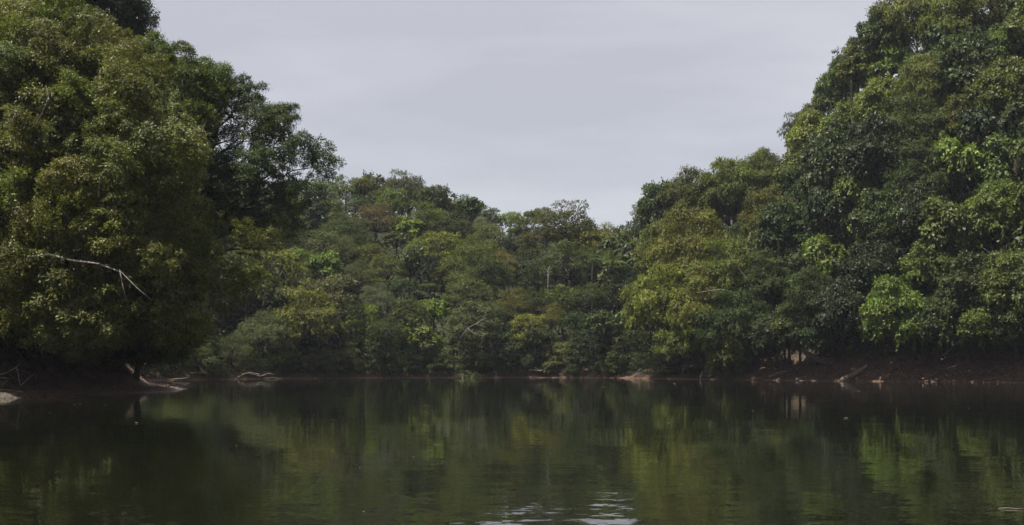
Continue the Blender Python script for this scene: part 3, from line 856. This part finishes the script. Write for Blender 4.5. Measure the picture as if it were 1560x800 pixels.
near_tree([(285,300),(330,330),(390,340),(435,320),(440,345),(415,380),(390,420),(350,450),(320,495),(300,525),(240,532),(200,525),(270,440)], 97, 8, (150, 580), 'olive',
          'lower olive tree drooping towards the water beneath the dark leaning crown', 40, 28, 2, .12, 7, airy=1.0, limbs=[
          ([(400,360,97),(430,372,97),(440,390,97)], .035, .01),
          ([(375,440,97),(392,455,97),(415,470,97)], .03, .01)])
near_tree([(-260,400),(60,420),(180,440),(250,470),(250,505),(230,525),(150,522),(60,515),(-260,510)], 92, 8, (120, 585), 'deep green',
          'low shaded dark thicket tree behind the olive tree, above the left bank', 38, 44, 2, .15, 8)

near_tree([(185,470),(250,462),(290,480),(300,520),(275,538),(190,545),(120,540),(140,500)], 97, 5, (200, 575), 'mid green',
          'low leafy tree hanging to the mud at the tip of the left bank', 26, 26, 3, .15, 9)

# ------------------------------------------------------------------ undergrowth that covers the slopes
def undergrowth():
    rg = np.random.default_rng(77)
    parts = []
    for x0, x1, y0, y1, dens, smin, size in ((-75, 30, 170, 285, 4.2, 4.0, .7), (18, 112, 105, 240, 4.4, 9.0, .7), (-70, -26, 55, 172, 3.0, 6.0, .5)):
        n = int((x1 - x0) * (y1 - y0) * dens)
        x = rg.uniform(x0, x1, n); y = rg.uniform(y0, y1, n)
        s = bil(SS, x, y); ok = (s > smin) & (s < 75) & (np.abs(x / y) < .50)
        x, y = x[ok], y[ok]; n = len(x)
        bush = np.clip(.5 + .6 * vnoise(x * .4, y * .4, 31) + .4 * vnoise(x * 1.1, y * 1.1, 32), 0.05, 1.3)
        z = bil(HH, x, y) + bush * rg.uniform(.3, 1, n) * 4.6
        c = np.stack([x, y, z], 1)
        d = unit(rg, n); d[:, 2] = d[:, 2] * .5 - .25
        up = rg.normal(0, .5, (n, 3)) + np.array([0, -.2, 1.0])
        L = size * rg.uniform(.5, 1.3, n)
        V, Q = leaf_arrays(c, d, up, L, L * rg.uniform(.4, .7, n), .12, rg)
        tint = np.clip(.42 + .2 * vnoise(x * .25, y * .25, 33) + rg.normal(0, .12, n), 0, 1)
        parts.append((V, Q, np.repeat(tint, 4)))
    off = 0; Vs, Qs, Ts = [], [], []
    for V, Q, T in parts:
        Vs.append(V); Qs.append(Q + off); Ts.append(T); off += len(V)
    o = link('undergrowth', np_mesh('undergrowth', np.concatenate(Vs), np.concatenate(Qs), M_LEAF, np.concatenate(Ts)))
    o.color = (.045, .066, .016, 1)
    tag(o, 'tangled green undergrowth covering the slopes between the trees', kind='stuff')
undergrowth()

# ------------------------------------------------------------------ bare limbs that belong to trees
def bare(special, runs, dist=None, mat=None):
    t = [q for q in TREES if q['special'] and special in q['special']][0]
    b = t['o'].location
    D = dist or t['y'] - t['r'] * 1.05
    rg = np.random.default_rng(len(special))
    tb = Tubes()
    for pts, r0, r1 in runs:
        W = [ray(px, py, D + rg.uniform(-.3, .3)) - np.array(b) for px, py in pts]
        tb.add(W, np.linspace(r0 * .6, r1 * .6, len(W)), 5, rg, .12)
    link('bare_branch', tb.mesh('bare_branch', mat or M_PALEBARK), t['o'])
bare('bleached bare branch', [([(702, 515), (712, 500), (724, 494), (733, 488), (744, 484)], .13, .04), ([(724, 494), (735, 497), (742, 499)], .07, .03),
                              ([(712, 500), (722, 508), (734, 512), (740, 520)], .09, .03), ([(733, 488), (739, 480), (748, 478)], .05, .02)])
bare('pale bare limbs', [([(1062, 446), (1080, 443), (1098, 441), (1113, 444), (1128, 455), (1145, 468)], .06, .12), ([(1098, 441), (1086, 438), (1074, 440)], .04, .02),
                         ([(1165, 480), (1150, 440), (1130, 415), (1118, 398), (1110, 385)], .12, .04), ([(1130, 378), (1145, 380), (1152, 376), (1148, 366)], .05, .02)])
bare('pale olive tree leaning', [([(505, 500), (497, 478), (480, 470)], .06, .02), ([(520, 520), (512, 508), (500, 503)], .05, .02), ([(430, 470), (420, 452), (425, 440)], .07, .02)])

# ------------------------------------------------------------------ palms on the far hill
def frond_mesh(seed):
    rg = np.random.default_rng(seed)
    n = 26; t = np.linspace(0, 1, n); L = 4.2
    P = np.stack([L * (t - .18 * t ** 2), np.zeros(n), L * (.55 * t - .85 * t ** 2)], 1)
    V, Q = [], []
    def quad(a, b, c, d):
        k = len(V); V.extend([a, b, c, d]); Q.append((k, k + 1, k + 2, k + 3))
    for i in range(n - 1):
        w = .05 * (1 - t[i]) + .01
        quad(P[i] + [0, -w, 0], P[i] + [0, w, 0], P[i + 1] + [0, w * .9, 0], P[i + 1] + [0, -w * .9, 0])
    for i in range(4, n):
        l = 1.0 * math.sin(math.pi * min(1, .12 + .86 * t[i])) + .12
        for sg in (-1, 1):
            tip = P[i] + np.array([l * .45, sg * l * .8, -l * .35 + rg.normal(0, .05)])
            quad(P[i], P[i] + (tip - P[i]) * .5 + [.07, 0, .02], tip, P[i] + (tip - P[i]) * .5 - [.07, 0, 0])
    return np_mesh('frond', np.array(V), np.array(Q), M_GLOSS, np.full(len(V), .5))
FROND = [frond_mesh(1), frond_mesh(2)]
def palm(px, py, scale, label):
    D = hit(px, py, 10.0, 150, 300, -2) - 5.0
    p = ray(px, py, D); g = hz(p[0], p[1])
    t = empty('palm_tree', (p[0], p[1], g)); tag(t, label, 'palm', 'palms on the far hill')
    h = p[2] - g
    tb = Tubes(); tb.add(wobble((0, 0, -1), (0, 0, h), 7, .008, rng), np.linspace(.2, .12, 7), 7)
    link('trunk', tb.mesh('palm_trunk', M_BARK), t)
    n = 13
    for i in range(n):
        o = link('frond', FROND[i % 2], t, (0, 0, h))
        o.rotation_euler = (rng.normal(0, .15), -rng.uniform(.0, 1.15) if i % 3 else -1.2, 2 * math.pi * i / n * 1.618 * 2)
        o.scale = (scale,) * 3
        k = rng.uniform(.8, 1.2); o.color = (.075 * k, .10 * k, .035 * k, 1)
palm(927, 404, .95, 'palm with arching fronds on the far hill, just left of the right bank trees')
palm(980, 396, .9, 'palm standing against the left edge of the right bank olive trees')
palm(903, 398, .7, 'smaller palm below the broad dome crown, left of two other palms')
# a dead pole among the crowns
p = ray(835, 420, 215.0)
D = hit(835, 446, 6.0, 150, 300, -2) - 4.5
p = ray(835, 446, D); g = hz(p[0], p[1]); top = ray(835, 413, D)
t = empty('dead_tree', (p[0], p[1], g)); tag(t, 'dead pale trunk with broken top standing among crowns of the far hill', 'dead tree')
tb = Tubes(); tb.add(wobble((0, 0, -1), (0, 0, top[2] - g), 7, .006, rng), np.linspace(.13, .07, 7), 6)
link('trunk', tb.mesh('dead_trunk', M_PALEBARK), t)
tb = Tubes()
for dx, dz in ((.5, .5), (-.5, .35), (.25, .8), (.9, -.2)):
    tb.add([(0, 0, top[2] - g - .4), (dx * .5, 0, top[2] - g + dz * .5), (dx, 0, top[2] - g + dz)], [.08, .05, .03], 5)
link('branch', tb.mesh('dead_branches', M_PALEBARK), t)

# ------------------------------------------------------------------ banks: litter, stones, driftwood
def shore_d(px, d0=60):
    D = np.arange(d0, 260, .1); s = bil(SS, (px - CX) / FPX * D, D)
    return float(D[np.argmax(s > 0)])

def litter_material():
    m, n, l, out = new_mat('dead_leaves')
    att = n.new('ShaderNodeAttribute'); att.attribute_name = 'tint'
    rp = n.new('ShaderNodeValToRGB'); e = rp.color_ramp.elements
    e[0].position = 0; e[0].color = (.018, .010, .007, 1); e[1].position = 1; e[1].color = (.30, .21, .15, 1)
    q = e.new(.6); q.color = (.13, .072, .048, 1)
    l.new(att.outputs['Fac'], rp.inputs['Fac'])
    p = n.new('ShaderNodeBsdfPrincipled'); p.inputs['Roughness'].default_value = .7
    l.new(rp.outputs[0], p.inputs['Base Color']); l.new(p.outputs[0], out.inputs['Surface'])
    return m
M_LITTER = litter_material()
def litter(name, boxes, smin, smax, size, label, seed):
    rg = np.random.default_rng(seed); Vs, Qs, Ts, off = [], [], [], 0
    for x0, x1, y0, y1, n in boxes:
        x = rg.uniform(x0, x1, n); y = rg.uniform(y0, y1, n); s = bil(SS, x, y)
        ok = (s > smin) & (s < smax); x, y = x[ok], y[ok]; n = len(x)
        if not n: continue
        z = bil(HH, x, y) + rg.uniform(.0, .10, n)
        d = unit(rg, n); d[:, 2] *= .35; up = rg.normal(0, .45, (n, 3)) + [0, -.3, 1]
        L = size * rg.uniform(.4, 1.5, n) ** 1.3
        V, Q = leaf_arrays(np.stack([x, y, z], 1), d, up, L, L * rg.uniform(.3, .7, n), .15, rg)
        t = np.clip(rg.beta(2, 3, n) + (rg.random(n) < .02) * .5, 0, 1)
        Vs.append(V); Qs.append(Q + off); Ts.append(np.repeat(t, 4)); off += len(V)
    o = link(name, np_mesh(name, np.concatenate(Vs), np.concatenate(Qs), M_LITTER, np.concatenate(Ts)))
    tag(o, label, kind='stuff')
litter('leaf_litter', [(34, 80, 120, 165, 60000)], .15, 9, .26, 'red-brown dead leaves strewn over the right bank', 5)
litter('leaf_litter', [(-60, -20, 84, 175, 24000), (-40, 34, 165, 200, 12000)], .1, 5, .16, 'dead leaves along the left and far banks', 6)

def pebbles():
    rg = np.random.default_rng(8); V, F = [], []
    oct_ = np.array([[1, 0, 0], [0, 1, 0], [-1, 0, 0], [0, -1, 0], [0, 0, .7], [.1, .1, -.4]])
    of = [(0, 1, 4), (1, 2, 4), (2, 3, 4), (3, 0, 4), (1, 0, 5), (2, 1, 5), (3, 2, 5), (0, 3, 5)]
    n = 0
    while n < 900:
        px = rg.uniform(-60, 70); D = rg.uniform(66, 84); x = (px - CX) / FPX * D
        s = float(bil(SS, x, D))
        if s < .02 or s > 1.8 or px > 5 + 40 * rg.random(): continue
        r = rg.uniform(.025, .085); k = len(V)
        R3 = unit(rg, 3)
        P = (oct_ * rg.uniform(.6, 1.2, (6, 3))) * r
        a = rg.uniform(0, 6.28); ca, sa = math.cos(a), math.sin(a)
        P = np.stack([P[:, 0] * ca - P[:, 1] * sa, P[:, 0] * sa + P[:, 1] * ca, P[:, 2]], 1) + [x, D, hz(x, D) + r * .2]
        V.extend(P.tolist()); F.extend([tuple(i + k for i in f) for f in of]); n += 1
    me = bpy.data.meshes.new('pebbles'); me.from_pydata(V, [], F)
    me.materials.append(rough_material('pebble_stone', (.03, .025, .02), (.14, .12, .095), 2.5, .8, .005))
    tag(link('pebbles', me), 'pale pebbles on the little spit at the left edge', kind='stuff')
pebbles()

def wood(name, cat, label, runs, mat=M_DRIFT, group=None, seed=1):
    """Driftwood: runs = [(points, r0, r1), ...]; a point is (px, py, distance)."""
    rg = np.random.default_rng(seed)
    base = ray(*runs[0][0][0])
    t = empty(name, tuple(base)); tag(t, label, cat, group)
    for i, (pts, r0, r1) in enumerate(runs):
        W = [ray(*p) - base for p in pts]
        # finer polyline with slight crookedness
        Q = []
        for a, b in zip(W[:-1], W[1:]):
            for u in (0, .33, .66): Q.append(a * (1 - u) + b * u + rg.normal(0, 1, 3) * min(r0, .08) * .35)
        Q.append(W[-1])
        tb = Tubes(); tb.add(Q, np.linspace(r0, r1, len(Q)), 8, rg, .14)
        link('stem' if i == 0 else 'branch', tb.mesh(name, mat), t)
    return t
G = 'driftwood on the banks'
dr = lambda px, o=0.0: shore_d(px) + o
wood('fallen_log', 'log', 'thick wet log slanting out of the water against the right bank', [([(1283, 581, dr(1283, -.2)), (1300, 571, dr(1283, .2)), (1321, 558, dr(1283, .6))], .42, .30)], M_WETLOG, G, 2)
wood('fallen_log', 'log', 'low brown log lying on the right bank left of the slanting log', [([(1212, 579, dr(1212, -.1)), (1240, 571, dr(1212, 1.0))], .26, .2), ([(1228, 574, dr(1212, .6)), (1236, 567, dr(1212, .6))], .07, .03)], M_WETLOG, G, 3)
wood('driftwood_branch', 'branch', 'bleached crooked branch at the left tip of the right bank', [([(1172, 574, dr(1172, .4)), (1185, 568, dr(1172, .9)), (1200, 568, dr(1172, 1.2)), (1212, 563, dr(1172, 1.8)), (1226, 560, dr(1172, 2.2))], .12, .04),
      ([(1185, 568, dr(1172, .9)), (1196, 565, dr(1172, .9)), (1202, 567, dr(1172, .9))], .09, .05)], M_DRIFT, G, 4)
wood('driftwood_branch', 'branch', 'thin pale branch lying at the waterline below the bleached branch', [([(1150, 578, dr(1152)), (1165, 574, dr(1160, .4)), (1180, 571, dr(1160, .8)), (1205, 572, dr(1160, 1.2))], .07, .03)], M_WETLOG, G, 14)
wood('leaning_trunk', 'tree trunk', 'bent dark tree trunk growing out above the right bank', [([(1290, 556, dr(1250, 5)), (1262, 551, dr(1250, 3.6)), (1240, 545, dr(1250, 3.2)), (1226, 536, dr(1250, 3.0)), (1218, 527, dr(1250, 3.0))], .6, .22)], M_WETLOG, None, 5)
wood('driftwood_branch', 'branch', 'long curved grey branch lying up the right bank near the right edge', [([(1443, 561, dr(1443, 2.0)), (1454, 558, dr(1443, 2.2)), (1470, 549, dr(1443, 3)), (1490, 546, dr(1443, 3.5)), (1515, 543, dr(1443, 4))], .09, .06)], M_DRIFT, G, 6)
wood('driftwood_branch', 'branch', 'thin straight stick leaning in the dark above the right bank', [([(1436, 542, dr(1440, 3.4)), (1452, 529, dr(1440, 3.4)), (1470, 514, dr(1440, 3.4))], .08, .05)], M_DRIFT, G, 7)
wood('driftwood_branch', 'branch', 'slim stick lying slantwise across leaves at the far right bank', [([(1505, 567, dr(1510, 1.4)), (1520, 558, dr(1510, 2.4)), (1540, 550, dr(1510, 3.6))], .06, .03)], M_DRIFT, G, 8)
wood('driftwood_branch', 'branch', 'short dark stick at the water edge right of the slanting log', [([(1405, 577, dr(1405, .2)), (1420, 572, dr(1405, .8)), (1434, 566, dr(1405, 1.6))], .10, .06)], M_WETLOG, G, 9)
wood('driftwood_branch', 'branch', 'pale stick low at the water near the right edge', [([(1505, 578, dr(1505, .2)), (1525, 575, dr(1505, .6)), (1548, 572, dr(1505, 1))], .04, .03)], M_DRIFT, G, 10)
wood('tree_stump', 'stump', 'small pale stump standing in shallow water left of the right bank', [([(1067, 579, dr(1067, -.4)), (1068, 573, dr(1067, -.4)), (1070, 566, dr(1067, -.4))], .17, .12)], M_WETLOG, None, 11)
wood('curved_root', 'root', 'thin white curved root bending over the water by the far shore', [([(966, 573, dr(966, -.5)), (971, 566, dr(966, -.5)), (976, 562, dr(966, -.5)), (981, 565, dr(966, -.5))], .06, .04)], M_PALEBARK, None, 12)
wood('driftwood_branch', 'branch', 'pale forked branch hanging low by the far shore', [([(805, 563, dr(815, -.6)), (823, 565, dr(815, -.6)), (832, 561, dr(815, -.6)), (838, 557, dr(815, -.4))], .05, .10), ([(823, 565, dr(815, -.6)), (815, 560, dr(815, -.6))], .04, .02)], M_DRIFT, G, 13)
wood('fallen_log', 'log', 'straight pale log lying along the top of the far left beach', [([(243, 568, dr(300, 1.0)), (275, 569, dr(300, 1.0)), (313, 568, dr(300, 1.0))], .10, .09)], M_DRIFT, G, 15)
wood('tree_stump', 'stump', 'upright bleached stump at the end of the pale beach log', [([(309, 569, dr(300, .8)), (307, 563, dr(300, .8)), (304, 557, dr(300, .8))], .18, .11), ([(309, 569, dr(300, .8)), (297, 566, dr(300, .8))], .08, .05)], M_DRIFT, None, 16)
wood('driftwood_branch', 'branch', 'tangle of pale driftwood on the far beach below the leaning tree', [([(362, 575, dr(362, .3)), (376, 568, dr(362, .8)), (388, 571, dr(362, .9)), (398, 573, dr(362, .5))], .08, .05),
      ([(375, 570, dr(362, .6)), (384, 567, dr(362, .6)), (396, 571, dr(362, .4))], .09, .05), ([(398, 573, dr(362, .4)), (410, 569, dr(362, .6)), (418, 571, dr(362, .6))], .06, .03)], M_DRIFT, G, 17)
wood('driftwood_branch', 'branch', 'white stick lying flat at the far water edge right of the tangle', [([(404, 576, dr(404, .1)), (424, 576, dr(404, .1))], .07, .06)], M_PALEBARK, G, 18)
wood('floating_branch', 'branch', 'bleached branch floating flat on the water before the left bank', [([(70, 599, 83.5), (90, 598.4, 83.7), (115, 596.6, 83.9), (160, 596, 84)], .055, .03), ([(88, 598.6, 83.6), (112, 599.5, 83.5)], .04, .02),
      ([(145, 596.5, 83.9), (150, 589, 83.9)], .02, .01), ([(125, 598, 83.8), (158, 598.5, 83.8)], .03, .02)], M_PALEBARK, G, 19)
wood('driftwood_branch', 'branch', 'forked sticks standing up from the mud at the left edge', [([(31, 588, 79), (28, 572, 79), (25, 558, 79)], .03, .015), ([(31, 588, 79), (44, 576, 79), (55, 567, 79)], .03, .015), ([(25, 560, 79), (33, 556, 79)], .015, .008)], M_DRIFT, G, 20)
wood('driftwood_branch', 'branch', 'bent pale stick poking out low at the left edge', [([(-6, 577, 77), (4, 576, 77), (14, 577, 77), (2, 588, 77)], .025, .02)], M_PALEBARK, G, 21)
wood('driftwood_branch', 'branch', 'thin bough drooping towards the mud, uppermost at the left edge', [([(-10, 571, 77.5), (8, 569, 77.5), (22, 561, 77.5), (30, 555, 77.5)], .03, .012), ([(22, 561, 77.5), (48, 570, 77.5)], .014, .008)], M_DRIFT, G, 22)
wood('driftwood_branch', 'branch', 'brown log end lying in mud by the pebble spit', [([(-12, 597, 76), (8, 594, 76.5), (36, 597, 77)], .07, .05)], M_WETLOG, G, 23)
wood('driftwood_branch', 'branch', 'dark snag sticking out of the water at the tip of the left bank', [([(255, 588, 100), (272, 586, 100), (284, 588, 100), (292, 585, 100)], .06, .03), ([(272, 586, 100), (268, 580, 100)], .03, .02)], M_WETLOG, G, 24)
wood('driftwood_branch', 'branch', 'slender stick at the water under the straight beach log', [([(262, 578, 155), (275, 577, 155), (288, 575, 155)], .06, .03)], M_WETLOG, G, 25)
wood('dead_branch', 'branch', 'bare reddish dead branch with pale twigs at the right edge', [([(1575, 392, 138), (1548, 388, 138), (1530, 389, 138), (1508, 385, 138), (1498, 378, 138)], .06, .02), ([(1540, 389, 138), (1532, 380, 138), (1534, 372, 138)], .03, .012),
      ([(1560, 390, 138), (1540, 402, 138), (1520, 410, 138)], .04, .015), ([(1548, 388, 138), (1528, 396, 138), (1510, 395, 138)], .03, .012)], M_PALEBARK, None, 26)

# things floating on the river
M_PALELEAF = rough_material('floating_leaf', (.30, .27, .18), (.62, .58, .46), 8.0, .6, .002)
def floater(px, py, w, label, long=False, seed=0):
    rg = np.random.default_rng(seed + 50)
    D = FPX * CAMZ / (py - HY); W = w / FPX * D
    x = (px - CX) / FPX * D
    if long:
        t = Tubes(); t.add([(-W / 2, 0, .004), (-W / 6, .02, .012), (W / 5, -.01, .008), (W / 2, .03, .012)], [.004, .006, .005, .003], 6, rg, .1)
        me = t.mesh('twig', M_DRIFT); nm, cat = 'floating_twig', 'twig'
    else:
        n = 7; V, Fc = [], []
        for i in range(n):
            u = i / (n - 1); hw = W * .28 * math.sin(math.pi * (.08 + .84 * u))
            for j, sg in enumerate((-1, 0, 1)):
                V.append(((u - .5) * W, sg * hw, .006 + .16 * W * (abs(sg) * .9 + (2 * u - 1) ** 2 * .5)))
        for i in range(n - 1):
            for j in range(2): Fc.append((i * 3 + j, i * 3 + j + 1, i * 3 + j + 4, i * 3 + j + 3))
        me = bpy.data.meshes.new('leaf'); me.from_pydata(V, [], Fc); me.materials.append(M_PALELEAF); nm, cat = 'floating_leaf', 'leaf'
    o = link(nm, me, None, (x, D, 0.004)); o.rotation_euler = (0, 0, rg.uniform(-.5, .5)); tag(o, label, cat, 'debris floating on the river')
for i, (px, py, w, lab, lg) in enumerate([
    (76, 629, 3, 'tiny pale leaf floating nearest the pebble spit at the left edge', 0), (113, 617, 3, 'left of a pair of small leaves floating below the bleached branch', 0), (122, 615.5, 3, 'right of a pair of small leaves floating below the bleached branch', 0),
    (208, 645, 6, 'bright curled leaf floating off the left bank', 0), (160, 617.5, 2.5, 'faint speck of leaf floating under the left bank shade', 0), (360, 679, 3, 'lone small leaf floating left of centre in green reflections', 0),
    (666, 678, 11, 'short pale twig floating left of the middle of the river', 1), (630, 697, 3, 'small leaf floating just below and left of the pale twig', 0), (548, 713.5, 2.5, 'tiny leaf floating left of centre above the near leaf', 0), (554, 781, 4, 'pale leaf floating lowest in view, left of centre', 0),
    (478, 632, 2.5, 'tiny leaf floating out from the far left beach', 0), (920, 590, 4, 'leaf floating close under the far shore right of centre', 0), (1018, 645, 4, 'leaf floating below the yellow-olive tree, mid river', 0),
    (991, 703.5, 3.5, 'left leaf of the small cluster right of centre', 0), (1000, 704, 3, 'right leaf of the small cluster right of centre', 0), (1147, 626, 3, 'small leaf floating in dark water off the right bank', 0),
    (1027, 585, 4, 'pale leaf floating by the stump at the right corner', 0), (1013, 575.5, 5, 'flat white leaf at the waterline of the right corner', 0), (1288, 638, 6, 'bright leaf floating in the dark off the right bank', 0), (1308, 596, 3, 'small leaf floating just below the slanting log', 0),
    (1541, 776, 38, 'long thin twig floating in the lower right corner', 1), (1476, 622, 2.5, 'faint leaf floating near the far end of the right bank', 0)]):
    floater(px, py, w, lab, bool(lg), i)

# ------------------------------------------------------------------ haze over the valley
HAZE = 0.00009
if HAZE:
    m, n, l, out = new_mat('haze')
    v = n.new('ShaderNodeVolumePrincipled')
    v.inputs['Color'].default_value = (.78, .84, 1.0, 1)
    v.inputs['Density'].default_value = HAZE
    v.inputs['Anisotropy'].default_value = .1
    l.new(v.outputs[0], out.inputs['Volume'])
    a, b, c, d, e, f = -950, 950, -320, 1300, -5, 125
    V = [(a, c, e), (b, c, e), (b, d, e), (a, d, e), (a, c, f), (b, c, f), (b, d, f), (a, d, f)]
    me = bpy.data.meshes.new('haze'); me.from_pydata(V, [], [(3, 2, 1, 0), (4, 5, 6, 7), (0, 1, 5, 4), (1, 2, 6, 5), (2, 3, 7, 6), (3, 0, 4, 7)])
    me.materials.append(m)
    tag(link('haze', me), 'thin bluish river haze', kind='stuff')

# ------------------------------------------------------------------ labels of the forest trees
ORD = ['', 'second', 'third', 'fourth', 'fifth', 'sixth', 'seventh', 'eighth', 'ninth', 'tenth']
def row_of(t):
    py, px = t['py'], t['px']
    if t['area'] == F:
        base, top = 576, (270 + max(0, px - 600) * .2)
        f = (base - py) / (base - top)
    else:
        top = np.interp(px, [960, 1100, 1190, 1250, 1330, 1400], [330, 245, 200, 120, 20, -20]); f = (580 - py) / (580 - top)
    k = 0 if f < .2 else 1 if f < .42 else 2 if f < .62 else 3 if f < .82 else 4
    return k
ROWS = {F: ['along the far waterline', 'low on the far hill', 'midway up the far hill', 'high on the far hill', 'on the far ridge'],
        RT: ['just above the right bank', 'low on the right hillside', 'midway up the right hillside', 'high on the right hillside', 'on the right skyline']}
groups = {}
for t in TREES:
    if t['special']:
        tag(t['o'], t['special'], 'tree', 'forest trees of the far hill' if t['area'] == F else 'forest trees of the right hill'); continue
    t['row'] = row_of(t)
    half = 'left' if t['px'] < (720 if t['area'] == F else 1300) else 'right'
    groups.setdefault((t['area'], t['row'], t['colour'], LOOKS[t['kind']], half), []).append(t)
for (area, row, colr, look, half), L in groups.items():
    L.sort(key=lambda t: t['px'])
    for i, t in enumerate(L):
        where = ROWS[area][row]
        hs = '%s half' % half
        if len(L) == 1: lab = '%s %s %s, %s' % (colr, look, where, hs)
        elif i == 0: lab = 'leftmost %s %s %s, %s' % (colr, look, where, hs)
        elif i < 10: lab = '%s from left, %s %s %s, %s half' % (ORD[i], colr, look, where, half)
        else: lab = 'last %s %s %s, %s half' % (colr, look, where, half)
        tag(t['o'], lab, 'tree', 'forest trees of the far hill' if area == F else 'forest trees of the right hill')
print('trees', len(TREES))
